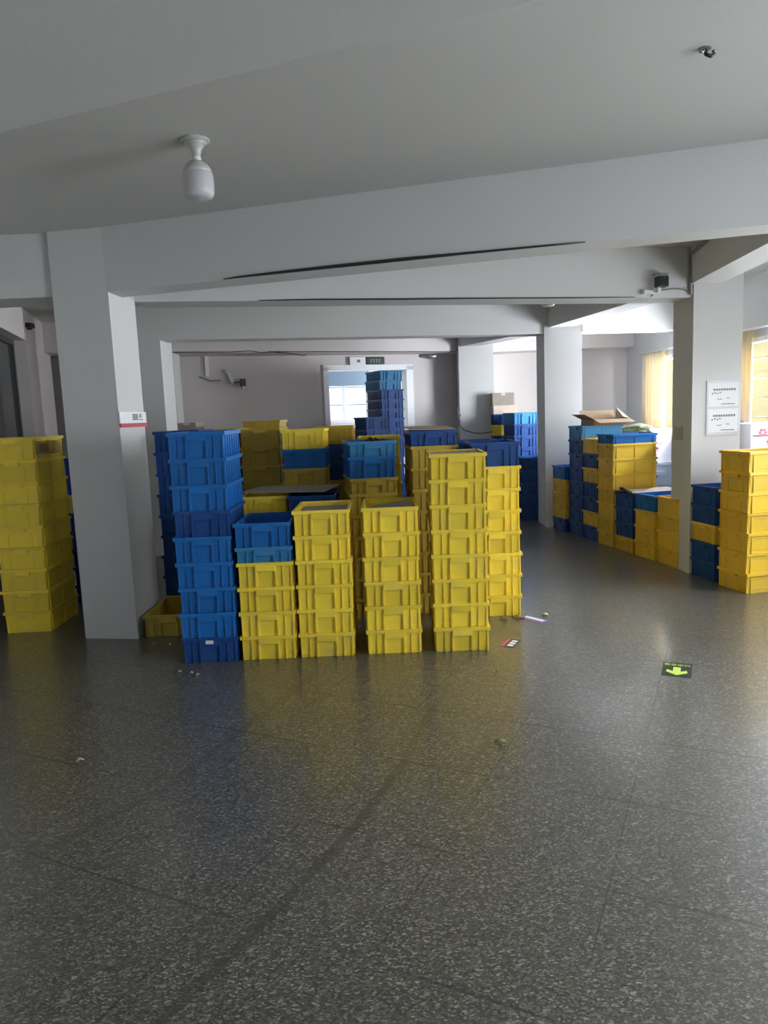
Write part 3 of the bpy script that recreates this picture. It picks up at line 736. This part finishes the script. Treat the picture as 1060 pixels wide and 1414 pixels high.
# CCTV on the back wall: conduit, box, curved arm, black camera
wn = Vector((bd.y, -bd.x, 0))
def bw(x, z, off=0.0):
    t = (x - BA.x) / bd.x; v = BA + bd * t + wn * off; return (v.x, v.y, z)
cm = thing('security_camera', 'black security camera on a white arm on the back wall', 'camera', bw(-2.06, 2.05), math.atan2(bd.y, bd.x))
MB().tube([(-.17, -.03, .17), (-.12, -.05, .15), (-.09, -.08, .05), (-.06, -.12, -.0)], .026).build('arm', M['white'], cm, smooth=True)
MB().tube([(-.05, -.12, .0), (.02, -.16, .0), (.06, -.17, .0)], .008).build('lead', M['cable'], cm, smooth=True)
MB().box(.03, .10, -.24, -.12, -.06, .045).build('camera_body', M['black'], cm, bevel=.006)
MB().lathe([(.0, -.035), (.024, -.03), (.026, 0), (0, 0)], (.06, -.18, -.06)).build('lens', M['steel'], cm)
o = MB().obox((0, 0, 0), (.055, .03, .28), Matrix.Identity(3)).build('wall_conduit', M['white']); o.location = bw(-2.44, 2.29, .016); o.rotation_euler = (0, 0, math.atan2(bd.y, bd.x)); tag(o, 'white vertical conduit left of the security camera', 'conduit')
o = MB().tube([bw(-2.55, 2.15, .012), bw(-2.48, 2.12, .012), bw(-2.40, 2.085, .012), bw(-2.30, 2.09, .012), bw(-2.27, 2.092, .012)], .009).build('camera_cable', M['greycable'], smooth=True); tag(o, 'grey cable running along the wall to the security camera', 'cable')
# small camera high on the left wall
cl = thing('security_camera', 'tiny black camera on the left wall above the dark windows', 'camera', (-3.80, 8.2, 2.63))
MB().box(-.04, .03, -.08, .02, -.025, .025).build('camera_body', M['black'], cl, R(0)); 
MB().box(-.10, .0, .0, .015, -.04, .0).build('bracket', M['black'], cl)
# exit sign and switch box above the doorway
ex = thing('exit_sign', 'dark green exit sign above the far doorway', 'sign', bw(-.045, 2.335), math.atan2(bd.y, bd.x))
MB().box(-.145, .145, -.03, 0, -.06, .06).build('sign_box', M['dgreen'], ex, bevel=.004)
mb = MB()
for k, x in enumerate((-.075, -.03, .015, .06)):
    mb.box(x - .015, x + .015, -.032, -.03, .012, .018).box(x - .003, x + .003, -.032, -.03, -.02, .028).box(x - .014, x + .014, -.032, -.03, -.022, -.016)
mb.build('lettering', M['socket'], ex)
eb = thing('emergency_light', 'white emergency light box left of the exit sign', 'light', bw(-.325, 2.335), math.atan2(bd.y, bd.x))
MB().box(-.125, .125, -.05, 0, -.06, .06).build('box', M['white'], eb, bevel=.006)
MB().box(-.01, .04, -.052, -.05, -.02, .02).build('test_panel', M['ink'], eb)
fn = thing('wall_fan', 'folded grey wall bracket at the top of the back wall', 'bracket', bw(.72, 2.36), math.atan2(bd.y, bd.x))
MB().tube([(-.05, -.02, .04), (.05, -.1, .02), (.16, -.14, .03)], [.02, .035, .03]).build('arm', M['steel'], fn, smooth=True)
sm = thing('ceiling_lamp', 'small white lamp behind the second beam near the bright column', 'lamp', (1.745, 7.55, ZC))
MB().lathe([(.05, 0), (.05, -.02), (.03, -.05), (.03, -.16), (.07, -.18), (.075, -.24), (.06, -.265), (0, -.27)][::-1], cap=False).build('bulb', M['opal'], sm, smooth=True)

# notices on the right column: two sheets in one clear holder
nt_ = thing('notice_board', 'two printed sheets in a clear holder on the right column', 'notice', (2.975, 6.341, 1.452), math.atan2(.07, .455))
MB().box(-.155, .155, -.004, 0, -.235, .235).build('backing', plain('holder plastic', (.62, .64, .66), .3), nt_)
for zc in (.112, -.112):
    pp = MB().box(-.142, .142, -.006, -.004, zc - .1, zc + .1).build('paper', M['paper'], nt_)
    mb = MB()
    for k in range(9): 
        x = -.085 + k * .024; mb.box(x - .009, x + .009, -.0072, -.006, zc + .034, zc + .052)
    for k in range(4):
        x = -.10 + k * .024; mb.box(x - .008, x + .006, -.0072, -.006, zc + .004 + .006 * (k % 2), zc + .016 + .006 * (k % 2))
    mb.box(-.06, -.01, -.0072, -.006, zc - .042, zc - .036).box(.03, .06, -.0072, -.006, zc - .034, zc - .028).box(-.02, .11, -.0072, -.006, zc - .085, zc - .078)
    mb.build('lettering', M['ink'], pp)
MB().box(-.15, .15, -.0115, -.010, -.23, .23).build('clear_cover', M['film'], nt_)
so = thing('wall_socket', 'grey socket plate on the side of the notice column', 'socket', (2.675, 6.53, 1.235), R(4))
MB().box(-.012, 0, -.075, .075, -.06, .06).build('plate', M['socket'], so, bevel=.003)
MB().box(-.014, -.012, -.03, .03, -.03, .03).build('face', M['socket'], so)
# placard with a red stripe on the near column
fd_ = (Vector((-1.75, 5.43, 0)) - Vector((-1.775, 4.976, 0)))
pk = thing('placard', 'white placard with red stripe on the near column', 'sign', (-1.762, 5.21, 1.52), math.atan2(fd_.y, fd_.x) )
MB().box(-.24, .235, -.010, -.002, -.004, .075).build('panel', M['paper'], pk, bevel=.002)
MB().box(-.24, .235, -.013, -.002, -.032, -.004).build('red_stripe', M['redink'], pk)
mb = MB()
for k in range(3): mb.box(-.02 + .001 * k, .075, -.012, -.010, .018 + .016 * k, .027 + .016 * k)
for x in (-.018, .012, .042, .07): mb.box(x - .003, x + .003, -.012, -.010, .018, .06)
mb.box(.11, .118, -.012, -.010, .03, .062).box(.10, .15, -.012, -.010, .040, .047).box(.10, .112, -.012, -.010, .016, .026).box(.135, .155, -.012, -.010, .016, .026).box(.125, .14, -.012, -.010, .052, .062)
mb.build('lettering', M['ink'], pk)

# curtains at the visible windows
def curtain(label, y0, y1, z0, z1, x):
    mb = MB(); n_ = 40; amp = .022
    pts = [(x - .03 + amp * math.sin(k * 1.15), y0 + (y1 - y0) * k / n_) for k in range(n_ + 1)]
    vs = []; fs = []
    for px, py in pts: vs += [(px, py, z0), (px, py, z1), (px + .006, py, z0), (px + .006, py, z1)]
    for k in range(n_):
        a_, b_ = 4 * k, 4 * k + 4
        fs += [(a_, b_, b_ + 1, a_ + 1), (a_ + 2, a_ + 3, b_ + 3, b_ + 2), (a_ + 1, b_ + 1, b_ + 3, a_ + 3), (a_, a_ + 2, b_ + 2, b_)]
    fs += [(0, 1, 3, 2), (4 * n_, 4 * n_ + 2, 4 * n_ + 3, 4 * n_ + 1)]
    mb.add(vs, fs)
    tag(mb.build('curtain', M['curtain'], smooth=True), label, 'curtain', 'curtains at the right windows')
curtain('cream curtain gathered at the far side of the far right window', 9.92, 10.75, 1.02, 2.22, XR - .03)
curtain('cream curtain gathered beside the notice column at the right edge', 7.62, 8.22, 1.0, 2.22, XR - .03)
cr = MB().tube([(XR - .06, 8.4, 2.235), (XR - .06, 10.8, 2.235)], .012).build('curtain_rod', M['frame'], smooth=True); tag(cr, 'white curtain rod over the far right window', 'rod')
cr = MB().tube([(XR - .06, 5.9, 2.235), (XR - .06, 8.3, 2.235)], .012).build('curtain_rod', M['frame'], smooth=True); tag(cr, 'white curtain rod over the near right window', 'rod')

# ------------------------------------------------------------------ on the floor
fs_ = thing('floor_sign', 'dark green floor sticker with a lime arrow', 'sign', (1.63, 3.96, 0), R(-24))
MB().box(-.078, .078, -.115, .115, 0.0003, .0018).build('sticker', M['dgreen'], fs_)
A_ = [(-.02, .035), (.02, .035), (.02, -.035), (.052, -.012), (.056, -.048), (0, -.095), (-.056, -.048), (-.052, -.012), (-.02, -.035)]
mb = MB(); mb.add([(x, y, .0018) for x, y in A_] + [(x, y, .0026) for x, y in A_],
         [(9, 17, 11, 10), (17, 14, 11), (11, 14, 13, 12), (17, 16, 15, 14)] + [(k, (k + 1) % 9, 9 + (k + 1) % 9, 9 + k) for k in range(9)])
mb.build('arrow', M['lime'], fs_)
text('lettering', '安全出口', .036, M['lime'], fs_, (0, .075, .002), (0, 0, 0))

def flat(name, label, loc, rz, poly, mat, cat, group=None, th=.0015):
    o = MB().prism(poly, .0004, th).build(name, M[mat]); o.location = loc; o.rotation_euler = (0, 0, R(rz)); return tag(o, label, cat, group)
cd_ = thing('picture_card', 'dark card with three white figures on the floor by the front stacks', 'card', (.80, 4.545, 0), R(62))
MB().box(-.085, .085, -.035, .035, .0004, .002).build('card', M['cardnavy'], cd_)
MB().box(-.085, .085, .036, .055, .0004, .002).build('red_edge', M['redink'], cd_)
for x in (-.045, .0, .045): MB().box(x - .014, x + .014, -.018, .018, .002, .0026).build('figure', M['paper'], cd_)
c2_ = thing('picture_card', 'blue and white card on the floor at the yellow stack\'s corner', 'card', (1.05, 5.07, 0), R(-52))
MB().box(-.10, .10, -.03, .05, .0004, .002).build('card', M['cardblue'], c2_)
MB().box(-.09, .08, -.005, .03, .002, .0026).build('white_band', M['paper'], c2_)
MB().box(-.10, .10, -.045, -.031, .0004, .002).build('red_edge', M['redink'], c2_)
def leaf(label, loc, rz, L_=.05, mat='leaf', group='bits of litter on the floor'):
    mb = MB(); n_ = 8; vs = []; fs = []
    for k in range(n_ + 1):
        t = k / n_; w_ = L_ * .28 * math.sin(math.pi * t) + .0008; z = .003 + .010 * math.sin(math.pi * t)
        vs += [((t - .5) * L_, -w_, z + .006 * t), ((t - .5) * L_, 0, z - .002), ((t - .5) * L_, w_, z + .004)]
        if k: a_ = 3 * k; fs += [(a_ - 3, a_, a_ + 1, a_ - 2), (a_ - 2, a_ + 1, a_ + 2, a_ - 1)]
    o = mb.add(vs, fs).build('dry_leaf', M[mat], smooth=True, normals=False); o.location = loc; o.rotation_euler = (0, 0, R(rz))
    sm_ = o.modifiers.new('thickness', 'SOLIDIFY'); sm_.thickness = .0012
    return tag(o, label, 'leaf', group)
leaf('curled dry leaf alone on the floor in front of the stacks', (.49, 3.13, 0), -20, .055)
leaf('small pale scrap on the floor at lower left', (-1.42, 3.11, 0), 40, .035, 'scrap')
leaf('dry leaf at the foot of the blue-topped yellow stack', (.84, 5.10, 0), 15, .07)
leaf('longer dry leaf beside the blue and white card', (.95, 5.12, 0), -15, .09)
leaf('thin curled scrap right of the blue and white card', (1.15, 5.16, 0), -55, .06, 'scrap')
leaf('dark scrap in front of the tallest yellow front stack', (.62, 4.02, 0), 5, .03)
for k in range(5):
    leaf(['white crumb nearest the blue stack foot', 'white crumb left of the blue stack foot', 'white crumb between the blue stack and the camera', 'tiny white crumb under the near column foot', 'white crumb right of the column foot'][k],
         ((-1.20, 4.21, 0), (-1.28, 4.24, 0), (-1.15, 4.17, 0), (-1.62, 4.83, 0), (-1.5, 4.80, 0))[k], 30 * k, .018 + .004 * (k % 3), 'scrap')

# ------------------------------------------------------------------ light
W = bpy.data.worlds.new('sky'); S.world = W; W.use_nodes = True
bg = W.node_tree.nodes['Background']
bg.inputs['Color'].default_value = (0.80, 0.90, 1.0, 1); bg.inputs['Strength'].default_value = 1.7
def win_light(name, loc, rot, sx, sy, power, col=(.92, .95, 1.0), spread=180):
    l = bpy.data.lights.new(name, 'AREA'); l.shape = 'RECTANGLE'; l.size = sx; l.size_y = sy; l.energy = power; l.color = col; l.spread = R(spread)
    o = bpy.data.objects.new(name, l); COL.objects.link(o); o.location = loc; o.rotation_euler = rot; return o
# daylight at each window of the right wall; the bays beyond the slanting beam get the strongest sky
for yc, ln, zc, hh, xx, pw in ((-1.6, 2.0, 1.5, 1.5, XR + .4, 15), (1.3, 2.2, 1.5, 1.5, XR + .4, 235), (4.2, 2.2, 1.5, 1.5, XR + .4, 70), (6.45, 1.5, 1.65, 1.2, XR + .42, 40), (9.15, 1.7, 1.65, 1.2, XR + .48, 560)):
    win_light('window_daylight', (xx, yc, zc), (0, R(90), 0), hh, ln, pw)
for yc, pw in ((4.2, 420), (6.9, 620), (9.2, 120)):      # open sky above the yard, falling steeply through the windows
    win_light('sky_daylight', (XR + 1.1, yc, 2.9), (0, R(45), 0), 1.2, 2.2, pw)
win_light('porch_daylight_fill', tuple(PA.lerp(PB, .5) + n3 * .8 + Vector((0, 0, 3.0))), (R(-60), 0, 0), 1.4, 1.0, 150)
win_light('porch_daylight_fill', tuple(a + d * (s_r + 0.9) + n3 * .8 + Vector((0, 0, 1.6))), (0, R(90), math.atan2(bd.y, bd.x)), 2.0, 1.0, 60)  # fill lamp added to brighten the porch through its open right side

S.view_settings.view_transform = 'Standard'; S.view_settings.look = 'None'; S.view_settings.gamma = 1
S.view_settings.exposure = -0.05; S.view_settings.use_curve_mapping = False
try:
    S.cycles.max_bounces = 10; S.cycles.diffuse_bounces = 6; S.cycles.transparent_max_bounces = 12
except Exception: pass
